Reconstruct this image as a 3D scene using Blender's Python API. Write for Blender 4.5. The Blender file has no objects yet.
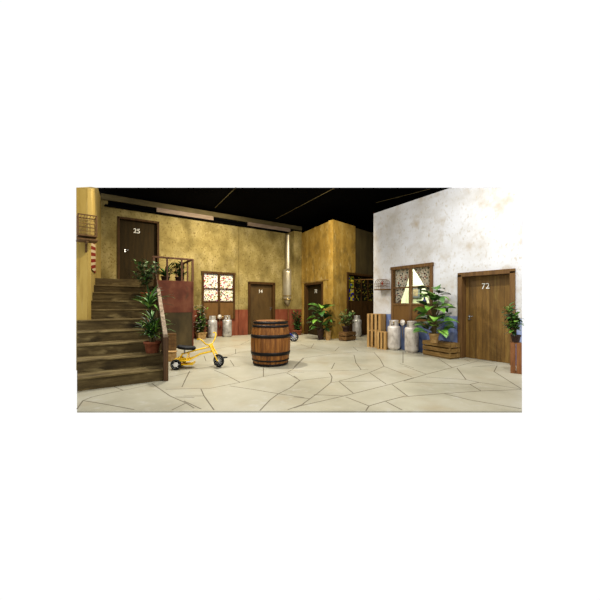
import bpy, math, random
from mathutils import Vector, Matrix
PI = math.pi
R = math.radians
sc = bpy.context.scene
COL = sc.collection
# ------------------------------------------------------------------ camera
EYE = 1.30                       # eye height above the stone floor
YAW = 34.25                      # the set is built square to x / y; the camera looks across it
cam_d = bpy.data.cameras.new('camera')
cam_d.lens = 18.96; cam_d.sensor_width = 36.0; cam_d.sensor_fit = 'HORIZONTAL'
cam_d.shift_y = 4 / 600
cam = bpy.data.objects.new('camera', cam_d); COL.objects.link(cam)
cam.location = (0, 0, EYE); cam.rotation_euler = (R(90), 0, R(-YAW))
sc.camera = cam
# ------------------------------------------------------------------ world, lights, exposure
w = bpy.data.worlds.new('world'); sc.world = w; w.use_nodes = True
bg = w.node_tree.nodes['Background']
bg.inputs[0].default_value = (1, 1, 1, 1); bg.inputs[1].default_value = 1.02
vs = sc.view_settings
vs.view_transform = 'Standard'; vs.look = 'None'; vs.gamma = 1; vs.exposure = 0.0
vs.use_curve_mapping = False

def spot(name, loc, target, power, color, angle=80, blend=0.6, size=0.15):
    l = bpy.data.lights.new(name, 'SPOT'); l.energy = power; l.color = color
    l.spot_size = R(angle); l.spot_blend = blend; l.shadow_soft_size = size
    o = bpy.data.objects.new(name, l); COL.objects.link(o); o.location = loc
    d = Vector(target) - Vector(loc)
    o.rotation_euler = d.to_track_quat('-Z', 'Y').to_euler()
    return o
def area(name, loc, target, power, color, sx, sy):
    l = bpy.data.lights.new(name, 'AREA'); l.energy = power; l.color = color
    l.shape = 'RECTANGLE'; l.size = sx; l.size_y = sy
    o = bpy.data.objects.new(name, l); COL.objects.link(o); o.location = loc
    d = Vector(target) - Vector(loc)
    o.rotation_euler = d.to_track_quat('-Z', 'Y').to_euler()
    return o
WARM = (1.0, .88, .66); NEUT = (1.0, .95, .86); COOL = (.95, .97, 1.0)
spot('spot_white_wall', (5.2, 2.3, 4.75), (7.5, 3.2, 2.4), 600, COOL, 95, .9, .06)
spot('spot_door', (6.3, 2.2, 4.1), (7.4, 3.7, .9), 60, NEUT, 80, .8, .04)
spot('spot_floor_front', (3.1, 3.0, 4.6), (3.4, 4.6, 0), 540, NEUT, 120, .9, .25)
spot('spot_barrel', (2.4, 7.2, 4.8), (3.9, 6.0, 0), 1000, NEUT, 110, .9, .08)
spot('spot_stairs', (1.9, 4.8, 4.4), (.7, 9.0, 1.6), 330, WARM, 85, .8, .06)
spot('spot_left_wall', (1.9, 8.6, 4.75), (.1, 8.6, 2.6), 330, WARM, 100, .9, .10)
spot('spot_back_wall', (3.7, 9.2, 4.85), (4.0, 12.3, 1.3), 1350, WARM, 125, .9, .08)
spot('spot_corner', (5.5, 6.9, 4.85), (7.9, 10.0, 1.8), 1050, WARM, 95, .9, .08)
spot('spot_floor_back', (5.2, 9.0, 4.85), (5.2, 9.0, 0), 420, NEUT, 120, .9, .12)

# ------------------------------------------------------------------ helpers: places
F = 316.0
RX, RY = math.cos(R(YAW)), -math.sin(R(YAW))
FX, FY = math.sin(R(YAW)), math.cos(R(YAW))
def world(X, d): return (RX * X + FX * d, RY * X + FY * d)     # metres right / ahead of the eye -> world
def gp(px, py, z=0.0):
    d = (EYE - z) * F / (py - 304.0); return world((px - 300) / F * d, d)
def at(px, d): return world((px - 300) / F * d, d)
class Frame:
    """A wall line from p0 to p1 as one sees it left to right; local x along, y into the wall, z up."""
    def __init__(s, p0, p1):
        s.p0 = Vector(p0); s.p1 = Vector(p1); dd = s.p1 - s.p0; s.len = dd.length
        s.x = dd / s.len; s.ang = math.atan2(s.x.y, s.x.x); s.y = Vector((-s.x.y, s.x.x))
    def pt(s, a, n=0.0, z=0.0):
        p = s.p0 + s.x * a + s.y * n; return (p.x, p.y, z)
    def s_at(s, px, n=0.0):
        t = (px - 300) / F; r = Vector((RX * t + FX, RY * t + FY)); q = s.p0 + s.y * n
        den = r.x * s.x.y - r.y * s.x.x
        return (r.y * q.x - r.x * q.y) / den
    def z_at(s, px, py, n=0.0):
        p = s.pt(s.s_at(px, n), n); d = p[0] * FX + p[1] * FY
        return EYE + (304 - py) * d / F

# ------------------------------------------------------------------ helpers: mesh
class MB:
    def __init__(s): s.v = []; s.f = []; s.m = []; s.sm = []
    def add(s, vs, fs, mi=0, smooth=False):
        o = len(s.v); s.v += [tuple(v) for v in vs]
        for f in fs: s.f.append([i + o for i in f]); s.m.append(mi); s.sm.append(smooth)
    def box(s, x0, x1, y0, y1, z0, z1, mi=0, M=None):
        vs = [Vector((x, y, z)) for z in (z0, z1) for y in (y0, y1) for x in (x0, x1)]
        if M is not None: vs = [M @ v for v in vs]
        s.add(vs, [(0, 2, 3, 1), (4, 5, 7, 6), (0, 1, 5, 4), (2, 6, 7, 3), (0, 4, 6, 2), (1, 3, 7, 5)], mi)
    def prism(s, poly, z0, z1, mi=0):
        n = len(poly); zz0 = z0 if hasattr(z0, '__len__') else [z0] * n; zz1 = z1 if hasattr(z1, '__len__') else [z1] * n
        vs = [(p[0], p[1], zz0[i]) for i, p in enumerate(poly)] + [(p[0], p[1], zz1[i]) for i, p in enumerate(poly)]
        fs = [tuple(reversed(range(n))), tuple(range(n, 2 * n))] + [(i, (i + 1) % n, n + (i + 1) % n, n + i) for i in range(n)]
        s.add(vs, fs, mi)
    def tube(s, pts, r, n=8, mi=0, cap=True):
        pts = [Vector(p) for p in pts]; rs = r if hasattr(r, '__len__') else [r] * len(pts)
        up = None; rings = []
        for i, p in enumerate(pts):
            a = pts[max(i - 1, 0)]; b = pts[min(i + 1, len(pts) - 1)]; t = (b - a)
            if t.length < 1e-9: t = Vector((0, 0, 1))
            t.normalize()
            if up is None: up = Vector((0, 0, 1)) if abs(t.z) < .9 else Vector((1, 0, 0))
            x = t.cross(up); x.normalize(); y = x.cross(t); up = y
            rings.append([p + (x * math.cos(2 * PI * k / n) + y * math.sin(2 * PI * k / n)) * rs[i] for k in range(n)])
        vs = [v for rg in rings for v in rg]; fs = []
        for i in range(len(pts) - 1):
            for k in range(n):
                a = i * n + k; b = i * n + (k + 1) % n; fs.append((a, a + n, b + n, b))
        s.add(vs, fs, mi, True)
        if cap:
            s.add(rings[0], [tuple(range(n))], mi); s.add(rings[-1], [tuple(reversed(range(n)))], mi)
    def lathe(s, prof, n=24, mi=0, c=(0, 0, 0), M=None, smooth=True, rib=None):
        vs = []
        for i, (r, z) in enumerate(prof):
            for k in range(n):
                a = 2 * PI * k / n
                v = Vector((c[0] + r * math.cos(a), c[1] + r * math.sin(a), c[2] + z))
                vs.append(M @ v if M is not None else v)
        fs = []
        for i in range(len(prof) - 1):
            for k in range(n):
                a = i * n + k; b = i * n + (k + 1) % n; fs.append((a, b, b + n, a + n))
        s.add(vs, fs, mi, smooth)
        if prof[0][0] > 1e-4: s.add(vs[:n], [tuple(reversed(range(n)))], mi)
        if prof[-1][0] > 1e-4: s.add(vs[-n:], [tuple(range(n))], mi)
    def leaf(s, base, heading, pitch, length, width, droop=1.0, fold=.25, mi=0, n=6, shape='ovate', roll=0.0):
        """one leaf: starts at base going up at pitch, bending down by droop (radians) along its length"""
        p = Vector(base); rows = []; st = length / n
        sd = Vector((-math.sin(heading), math.cos(heading), 0))
        for i in range(n + 1):
            t = i / n; pi_ = pitch - droop * t
            d = Vector((math.cos(heading) * math.cos(pi_), math.sin(heading) * math.cos(pi_), math.sin(pi_)))
            up = sd.cross(d) * -1
            if up.z < 0 and abs(pi_) < PI / 2: up = -up
            if shape == 'blade': wd = width * (math.sin(PI * min(1, .12 + .88 * t)) ** .55 if t < 1 else .02) * (1 - .35 * t)
            elif shape == 'heart': wd = width * (math.sin(PI * (t ** .62)) ** .8 if 0 < t < 1 else .02)
            else: wd = width * (math.sin(PI * (t ** .85)) ** .75 if 0 < t < 1 else .02)
            wd *= .5; s2 = sd * math.cos(roll) + up * math.sin(roll)
            rows.append((p - s2 * wd + up * wd * fold, p.copy(), p + s2 * wd + up * wd * fold))
            p = p + d * st
        vs = [v for rw in rows for v in rw]; fs = []
        for i in range(n):
            a = i * 3; fs += [(a, a + 1, a + 4, a + 3), (a + 1, a + 2, a + 5, a + 4)]
        s.add(vs, fs, mi, True)
        return rows[-1][1]
    def build(s, name, mats, parent=None, loc=(0, 0, 0), rot=(0, 0, 0), bevel=0.0):
        me = bpy.data.meshes.new(name); me.from_pydata(s.v, [], s.f)
        if not isinstance(mats, (list, tuple)): mats = [mats]
        for m in mats: me.materials.append(m)
        for p, mi, sm in zip(me.polygons, s.m, s.sm): p.material_index = mi; p.use_smooth = sm
        me.validate(); me.update()
        o = bpy.data.objects.new(name, me); COL.objects.link(o); o.location = loc; o.rotation_euler = rot
        if parent is not None: o.parent = parent
        if bevel:
            b = o.modifiers.new('bevel', 'BEVEL'); b.width = bevel; b.segments = 2; b.limit_method = 'ANGLE'
        return o
def tag(o, label=None, cat=None, group=None, kind=None):
    if label: o['label'] = label
    if cat: o['category'] = cat
    if group: o['group'] = group
    if kind: o['kind'] = kind
    return o
def empty(name, loc, rz=0.0, label=None, cat=None, group=None, kind=None):
    o = bpy.data.objects.new(name, None); COL.objects.link(o); o.location = loc; o.rotation_euler = (0, 0, rz)
    o.empty_display_size = .1
    return tag(o, label, cat, group, kind)
def copy_tree(o, parent=None):
    c = o.copy(); COL.objects.link(c); c.parent = parent
    for ch in list(o.children): copy_tree(ch, c)
    return c

# ------------------------------------------------------------------ helpers: materials
KALB = .64   # overall depth of the paints
def lin(c, k=None):
    k = KALB if k is None else k
    return tuple(((x / 255) / 12.92 if x / 255 <= .04045 else ((x / 255 + .055) / 1.055) ** 2.4) * k for x in c) + (1,)
def base_mat(name, rough=.7, metal=0.0, spec=.3):
    m = bpy.data.materials.new(name); m.use_nodes = True; nt = m.node_tree
    b = nt.nodes['Principled BSDF']; b.inputs['Roughness'].default_value = rough; b.inputs['Metallic'].default_value = metal
    b.inputs['Specular IOR Level'].default_value = spec
    return m, nt, b
def noise_mat(name, cols, scale=(4, 4, 4), rough=.7, metal=0.0, spec=.3, detail=8, stops=None, bump=0.0, coords='Object', second=None, nrough=.6):
    """cols spread over a noise; second = (colour, scale, low, high) overlays patches of another colour"""
    m, nt, b = base_mat(name, rough, metal, spec); N = nt.nodes; L = nt.links
    tc = N.new('ShaderNodeTexCoord'); mp = N.new('ShaderNodeMapping'); mp.inputs['Scale'].default_value = scale
    L.new(tc.outputs[coords], mp.inputs[0])
    nz = N.new('ShaderNodeTexNoise'); nz.inputs['Scale'].default_value = 1; nz.inputs['Detail'].default_value = detail; nz.inputs['Roughness'].default_value = nrough
    L.new(mp.outputs[0], nz.inputs['Vector'])
    cr = N.new('ShaderNodeValToRGB'); e = cr.color_ramp.elements
    k = len(cols); st = stops or [.3 + .4 * i / max(1, k - 1) for i in range(k)]
    e[0].position = st[0]; e[0].color = lin(cols[0]); e[1].position = st[-1]; e[1].color = lin(cols[-1])
    for i in range(1, k - 1):
        q = e.new(st[i]); q.color = lin(cols[i])
    L.new(nz.outputs[0], cr.inputs[0]); out = cr.outputs[0]
    for sec in (second or []):
        col, sscale, lo, hi = sec
        mp2 = N.new('ShaderNodeMapping'); mp2.inputs['Scale'].default_value = sscale; mp2.inputs['Location'].default_value = (3.1, 7.7, 1.3)
        L.new(tc.outputs[coords], mp2.inputs[0])
        n2 = N.new('ShaderNodeTexNoise'); n2.inputs['Scale'].default_value = 1; n2.inputs['Detail'].default_value = 6
        L.new(mp2.outputs[0], n2.inputs['Vector'])
        mr = N.new('ShaderNodeMapRange'); mr.inputs[1].default_value = lo; mr.inputs[2].default_value = hi
        L.new(n2.outputs[0], mr.inputs[0])
        mx = N.new('ShaderNodeMix'); mx.data_type = 'RGBA'; L.new(mr.outputs[0], mx.inputs[0]); L.new(out, mx.inputs[6]); mx.inputs[7].default_value = lin(col)
        out = mx.outputs[2]
    L.new(out, b.inputs['Base Color'])
    if bump:
        bp = N.new('ShaderNodeBump'); bp.inputs['Strength'].default_value = bump; bp.inputs['Distance'].default_value = .01
        L.new(nz.outputs[0], bp.inputs['Height']); L.new(bp.outputs[0], b.inputs['Normal'])
    return m
def plain(name, c, rough=.6, metal=0.0, spec=.3):
    return noise_mat(name, [tuple(max(0, x * .88) for x in c), c], (9, 9, 9), rough, metal, spec, detail=3)
def wood(name, c0, c1, c2, scale=(14, 14, 1.2), rough=.65, bump=.15, spec=.25):
    return noise_mat(name, [c0, c1, c2], scale, rough, 0, spec, stops=[.3, .5, .72], bump=bump, nrough=.7)

M = {}
M['ochre'] = noise_mat('ochre_plaster', [(136, 118, 66), (166, 148, 90), (198, 180, 124)], (1.8, 1.8, 1.2), .85, 0, .1, bump=.2, stops=[.3, .5, .72],
    second=[((100, 86, 44), (1.6, 1.6, 1.3), .46, .78), ((196, 176, 120), (7, 7, 5), .62, .84), ((112, 92, 50), (22, 22, 16), .54, .72)])
M['ochre_left'] = noise_mat('bright_ochre_plaster', [(176, 146, 70), (204, 174, 94), (224, 200, 124)], (3, 3, .45), .85, 0, .1, bump=.15,
    second=[((134, 102, 44), (9, 9, .6), .56, .74), ((226, 204, 140), (14, 14, .9), .62, .74)])
M['ochre_corner'] = noise_mat('orange_ochre_plaster', [(150, 118, 52), (182, 146, 66), (212, 180, 100)], (2.4, 2.4, 1.3), .85, 0, .1, bump=.2,
    second=[((112, 92, 48), (4, 4, 2), .52, .80), ((222, 198, 136), (11, 11, 4), .60, .80), ((104, 80, 40), (20, 20, 9), .62, .72)])
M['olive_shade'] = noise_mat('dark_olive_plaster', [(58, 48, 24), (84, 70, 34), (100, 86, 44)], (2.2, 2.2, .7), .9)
M['red_dado'] = noise_mat('red_dado_paint', [(104, 54, 34), (136, 70, 46), (156, 98, 68)], (5, 5, 1.0), .75, 0, .2, second=[((96, 58, 36), (12, 12, 2), .6, .8)])
M['white_plaster'] = noise_mat('white_plaster', [(206, 198, 184), (232, 229, 224), (246, 246, 246)], (1.0, 1.0, 1.2), .85, 0, .1, bump=.15, stops=[.28, .45, .62],
    second=[((200, 180, 148), (3.2, 3.2, 3.2), .54, .84), ((212, 200, 178), (22, 22, 12), .56, .74)])
M['blue_dado'] = noise_mat('blue_dado_paint', [(104, 124, 176), (140, 156, 200), (190, 198, 220)], (4, 4, 1.6), .75, 0, .2,
    second=[((64, 84, 140), (5, 5, 3), .55, .7)])
M['black_hall'] = plain('black_hall_paint', (8, 8, 9), .95, 0, .02)
M['cornice'] = noise_mat('cornice_paint', [(146, 124, 102), (184, 160, 138)], (3, 3, 12), .7)
M['cornice_dark'] = noise_mat('cornice_dark_paint', [(96, 84, 50), (122, 108, 68)], (3, 3, 12), .8)
M['black'] = plain('black_paint', (14, 13, 12), .6)
M['olive_step'] = noise_mat('step_planks', [(58, 46, 24), (94, 78, 46), (136, 118, 76)], (1.6, 6, 9), .8, 0, .15, stops=[.28, .5, .75], bump=.3, nrough=.7,
    second=[((38, 30, 16), (2.2, 4, 5), .56, .76), ((166, 146, 98), (3, 6, 7), .58, .78)])
M['tread'] = noise_mat('tread_planks', [(74, 60, 34), (116, 98, 60), (158, 140, 94)], (2.2, 5, 5), .8, 0, .15, bump=.3, second=[((60, 48, 28), (3, 6, 3), .58, .78)])
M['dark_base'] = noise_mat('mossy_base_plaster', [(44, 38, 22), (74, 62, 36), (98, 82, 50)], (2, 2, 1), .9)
M['red_panel'] = noise_mat('oxide_red_panel', [(84, 44, 30), (116, 62, 42), (138, 86, 60)], (2.5, 2.5, 2), .7, 0, .2, second=[((84, 62, 42), (5, 5, 3), .58, .8)])
M['brown_wood'] = wood('brown_wood', (54, 36, 18), (86, 58, 30), (112, 80, 44))
M['red_wood'] = wood('reddish_rail_wood', (74, 48, 30), (110, 74, 48), (140, 100, 68))
M['grey_rail'] = wood('worn_rail_wood', (96, 80, 60), (140, 120, 94), (196, 176, 150))
M['door_dark'] = wood('dark_door_paint', (42, 33, 16), (54, 42, 20), (66, 50, 25), rough=.75, spec=.08)
M['door_mid'] = wood('olive_door_paint', (68, 50, 22), (86, 64, 30), (98, 74, 38), (5, 5, 1.5), rough=.55)
M['door_plank'] = wood('warm_door_wood', (92, 66, 26), (126, 92, 40), (158, 126, 62), (9, 9, 1.1), rough=.5)
M['frame_wood'] = wood('frame_wood', (80, 54, 26), (114, 80, 40), (144, 108, 58))
M['frame_dark'] = wood('frame_dark_wood', (54, 36, 16), (76, 52, 24), (100, 70, 34), spec=.1)
M['panel_brown'] = wood('window_panel_brown', (96, 66, 24), (118, 82, 34), (128, 92, 42), (4, 4, 1.5))
M['pine'] = wood('crate_pine', (156, 112, 58), (196, 152, 88), (222, 184, 122), (16, 16, 2))
M['pine_h'] = wood('crate_pine_boards', (104, 76, 36), (146, 112, 58), (178, 144, 86), (2, 16, 16))
M['crate_dark'] = wood('weathered_and_shaded_crate_wood', (74, 50, 24), (112, 80, 40), (146, 110, 62), (3, 12, 12))
M['crate_red'] = wood('reddish_crate_wood', (96, 56, 26), (144, 90, 46), (172, 118, 68), (14, 14, 2))
M['stave'] = wood('barrel_oak', (78, 42, 14), (146, 90, 34), (200, 138, 62), (22, 22, 1.4), rough=.5, bump=.2, spec=.25)
M['hoop'] = noise_mat('barrel_hoop_iron', [(22, 20, 20), (46, 42, 40)], (10, 10, 10), .45, .7)
M['silver'] = noise_mat('aged_silver_paint', [(136, 132, 126), (206, 202, 196), (262, 260, 256)], (7, 7, 5), .38, .45, .5, stops=[.3, .45, .7], second=[((110, 92, 74), (11, 11, 7), .62, .74)])
M['silver_worn'] = noise_mat('dusty_silver_paint', [(160, 150, 136), (216, 206, 192), (262, 254, 242)], (6, 6, 4), .5, .25, .4, stops=[.3, .45, .7], second=[((96, 82, 66), (9, 9, 6), .62, .74)])
M['steel'] = noise_mat('heater_steel', [(170, 156, 122), (226, 216, 190)], (3, 3, 1), .34, .62, .5)
M['chrome'] = plain('chrome', (200, 200, 204), .25, .8, .5)
M['rim_grey'] = plain('pale_grey_rim', (290, 290, 286), .4)
M['brass'] = plain('brass', (190, 160, 100), .3, .9)
M['yellow'] = plain('yellow_enamel', (292, 236, 16), .3, 0, .5)
M['tyre'] = plain('tyre_rubber', (20, 20, 22), .7)
M['blue_rim'] = plain('blue_plastic', (40, 60, 190), .4)
M['seat_black'] = plain('black_vinyl', (14, 14, 14), .6, 0, .2)
M['white_paint'] = plain('white_number_paint', (290, 288, 276), .6)
M['terracotta'] = noise_mat('terracotta', [(112, 56, 30), (150, 80, 46), (172, 104, 66)], (8, 8, 8), .8)
M['tan_pot'] = noise_mat('tan_clay', [(150, 112, 60), (190, 150, 92), (214, 180, 122)], (14, 14, 14), .8)
M['dark_pot'] = noise_mat('dark_clay', [(40, 24, 16), (70, 42, 28)], (8, 8, 8), .7)
M['soil'] = noise_mat('soil', [(24, 18, 12), (48, 36, 24)], (30, 30, 30), .95)
M['bark'] = wood('plant_stem', (58, 48, 24), (92, 78, 40), (120, 104, 60))
def leafmat(name, a, b, c, rough=.45):
    m = noise_mat(name, [a, b, c], (7, 7, 7), rough, 0, .45, detail=4); return m
M['leaf_mid'] = leafmat('leaf_green', (30, 66, 22), (68, 120, 42), (132, 176, 84))
M['leaf_bright'] = leafmat('leaf_bright_green', (58, 112, 26), (118, 174, 54), (184, 222, 110))
M['leaf_dark'] = leafmat('leaf_dark_green', (16, 36, 14), (34, 64, 24), (72, 106, 48))
M['leaf_pale'] = leafmat('leaf_variegated', (44, 76, 34), (112, 146, 82), (236, 242, 200))
M['leaf_tan'] = leafmat('leaf_dry', (110, 92, 48), (150, 140, 84), (196, 190, 140))
M['petal_white'] = plain('white_petals', (290, 276, 262), .6)
M['room_wall'] = noise_mat('pale_green_room_wall', [(262, 272, 236), (276, 282, 252)], (2, 2, 2), .9)

# grimy vertical door planks: grooves as a material pattern
def plank_lines(mat, n_per_m, depth=.5):
    nt = mat.node_tree; N = nt.nodes; L = nt.links; b = N['Principled BSDF']
    src = b.inputs['Base Color'].links[0].from_socket
    tc = N.new('ShaderNodeTexCoord'); sp = N.new('ShaderNodeSeparateXYZ'); L.new(tc.outputs['Object'], sp.inputs[0])
    m1 = N.new('ShaderNodeMath'); m1.operation = 'MULTIPLY'; m1.inputs[1].default_value = n_per_m; L.new(sp.outputs[0], m1.inputs[0])
    fr = N.new('ShaderNodeMath'); fr.operation = 'FRACT'; L.new(m1.outputs[0], fr.inputs[0])
    lt = N.new('ShaderNodeMath'); lt.operation = 'LESS_THAN'; lt.inputs[1].default_value = .05; L.new(fr.outputs[0], lt.inputs[0])
    ml = N.new('ShaderNodeMath'); ml.operation = 'MULTIPLY'; ml.inputs[1].default_value = depth; L.new(lt.outputs[0], ml.inputs[0])
    fl = N.new('ShaderNodeMath'); fl.operation = 'FLOOR'; L.new(m1.outputs[0], fl.inputs[0])
    wn = N.new('ShaderNodeTexWhiteNoise'); wn.noise_dimensions = '1D'; L.new(fl.outputs[0], wn.inputs['W'])
    hs = N.new('ShaderNodeHueSaturation'); mr = N.new('ShaderNodeMapRange'); mr.inputs[3].default_value = .82; mr.inputs[4].default_value = 1.18
    L.new(wn.outputs[0], mr.inputs[0]); L.new(mr.outputs[0], hs.inputs['Value']); L.new(src, hs.inputs['Color'])
    mx = N.new('ShaderNodeMix'); mx.data_type = 'RGBA'; L.new(ml.outputs[0], mx.inputs[0]); L.new(hs.outputs[0], mx.inputs[6]); mx.inputs[7].default_value = lin((24, 15, 6))
    L.new(mx.outputs[2], b.inputs['Base Color'])
plank_lines(M['door_plank'], 6.5, .6)

def floral(name, basec, spots, scale, thr):
    m, nt, b = base_mat(name, .85, 0, .1); N = nt.nodes; L = nt.links
    tc = N.new('ShaderNodeTexCoord'); vo = N.new('ShaderNodeTexVoronoi'); vo.inputs['Scale'].default_value = scale
    L.new(tc.outputs['Object'], vo.inputs['Vector'])
    cr = N.new('ShaderNodeValToRGB'); cr.color_ramp.interpolation = 'CONSTANT'; e = cr.color_ramp.elements
    e[0].position = 0; e[0].color = lin(spots[0]); e[1].position = 1 / len(spots); e[1].color = lin(spots[1])
    for i in range(2, len(spots)): q = e.new(i / len(spots)); q.color = lin(spots[i])
    sp = N.new('ShaderNodeSeparateColor'); L.new(vo.outputs['Color'], sp.inputs[0]); L.new(sp.outputs[0], cr.inputs[0])
    lt = N.new('ShaderNodeMath'); lt.operation = 'LESS_THAN'; lt.inputs[1].default_value = thr; L.new(vo.outputs['Distance'], lt.inputs[0])
    mx = N.new('ShaderNodeMix'); mx.data_type = 'RGBA'; L.new(lt.outputs[0], mx.inputs[0]); mx.inputs[6].default_value = lin(basec); L.new(cr.outputs[0], mx.inputs[7])
    L.new(mx.outputs[2], b.inputs['Base Color']); return m
M['floral_light'] = floral('white_floral_cloth', (284, 276, 256), [(196, 40, 90), (120, 140, 70), (214, 90, 60), (150, 60, 130), (220, 200, 120), (60, 100, 60)], 14, .46)
M['floral_dark'] = floral('dark_floral_cloth', (204, 196, 172), [(196, 170, 136), (80, 36, 40), (44, 64, 58), (210, 196, 170), (150, 80, 60), (34, 38, 60), (60, 70, 66)], 19, .46)
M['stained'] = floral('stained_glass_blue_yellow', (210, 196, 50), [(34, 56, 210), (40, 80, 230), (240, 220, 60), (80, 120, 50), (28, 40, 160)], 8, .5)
M['stained_dim'] = floral('stained_glass_dim', (26, 24, 12), [(190, 176, 50), (40, 44, 30), (130, 136, 60), (24, 24, 30), (160, 140, 50)], 12, .36)  # unlit copy of the stained glass, its dimness painted into the colours
def stripes(name, a, b_, scale, rot):
    m, nt, b = base_mat(name, .85, 0, .1); N = nt.nodes; L = nt.links
    tc = N.new('ShaderNodeTexCoord'); mp = N.new('ShaderNodeMapping'); mp.inputs['Rotation'].default_value = rot
    L.new(tc.outputs['Object'], mp.inputs[0]); wv = N.new('ShaderNodeTexWave'); wv.inputs['Scale'].default_value = scale; wv.bands_direction = 'Z'
    L.new(mp.outputs[0], wv.inputs[0]); cr = N.new('ShaderNodeValToRGB'); e = cr.color_ramp.elements
    e[0].position = .5; e[0].color = lin(a); e[1].position = .66; e[1].color = lin(b_); L.new(wv.outputs[0], cr.inputs[0])
    L.new(cr.outputs[0], b.inputs['Base Color']); return m
def glass():
    m = bpy.data.materials.new('window_glass'); m.use_nodes = True; nt = m.node_tree; N = nt.nodes; L = nt.links
    N.remove(N['Principled BSDF']); tr = N.new('ShaderNodeBsdfTransparent'); gl = N.new('ShaderNodeBsdfGlossy'); gl.inputs['Roughness'].default_value = .05
    mx = N.new('ShaderNodeMixShader'); mx.inputs[0].default_value = .05; L.new(tr.outputs[0], mx.inputs[1]); L.new(gl.outputs[0], mx.inputs[2])
    L.new(mx.outputs[0], N['Material Output'].inputs[0]); return m
M['glass'] = glass()
# floor stone
M['stone'] = noise_mat('cream_flagstone', [(174, 168, 144), (197, 191, 166), (210, 205, 184)], (.9, .9, .9), .38, 0, .35, detail=10, stops=[.3, .5, .7],
    second=[((184, 166, 132), (1.5, 1.5, 1.5), .56, .85), ((214, 210, 196), (7, 7, 7), .6, .8)])
M['grout'] = plain('dark_joint', (134, 124, 102), .8)

# ------------------------------------------------------------------ the walls' lines
A = Frame((0.435, 12.30), (7.98, 12.30))           # ochre back wall
B = Frame((7.95, 11.55), (7.62, 9.01))             # ochre side of the corner block
C = Frame((7.62, 9.01), (11.4, 9.75))              # ochre front of the corner block, running into the dark passage
W = Frame((7.50, 6.91), (7.50, 2.83))              # white wall
Lw = Frame((0.04, 7.56), (0.435, 12.30))           # bright left wall beside the stairs

def wall(name, fr, z_top, openings=(), thick=.25, mats=None, dado=None, s0=0.0, s1=None, profile=None, mitre=0.0):
    """a wall slab with rectangular openings (s0, s1, z0, z1); dado = height painted with the second material"""
    s1 = fr.len if s1 is None else s1
    prof = profile or [(s0, z_top), (s1, z_top)]
    def zt(s):
        for (a, za), (b, zb) in zip(prof, prof[1:]):
            if a - 1e-6 <= s <= b + 1e-6: return za + (zb - za) * (s - a) / (b - a)
        return prof[-1][1]
    cuts = sorted(set([s0, s1] + [p[0] for p in prof] + [v for o in openings for v in o[:2]]))
    mb = MB()
    for a, b in zip(cuts, cuts[1:]):
        m = (a + b) / 2; ops = sorted([o for o in openings if o[0] < m < o[1]], key=lambda o: o[2])
        z = 0.0; spans = []
        for o in ops:
            if o[2] > z: spans.append((z, o[2]))
            z = o[3]
        spans.append((z, None))
        for z0, z1 in spans:
            parts = [(z0, z1, 0)]
            if dado and z0 < dado:
                if z1 is None or z1 > dado: parts = [(z0, dado, 1), (dado, z1, 0)]
                else: parts = [(z0, z1, 1)]
            for p0, p1, mi in parts:
                t0, t1 = (zt(a), zt(b)) if p1 is None else (p1, p1)
                mb.prism([(a, 0), (b, 0), (b - (mitre if b == s1 else 0), thick), (a, thick)], p0, [t0, t1, t1, t0], mi)
    o = mb.build(name, mats, loc=fr.pt(0), rot=(0, 0, fr.ang)); return tag(o, kind='structure')

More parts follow.
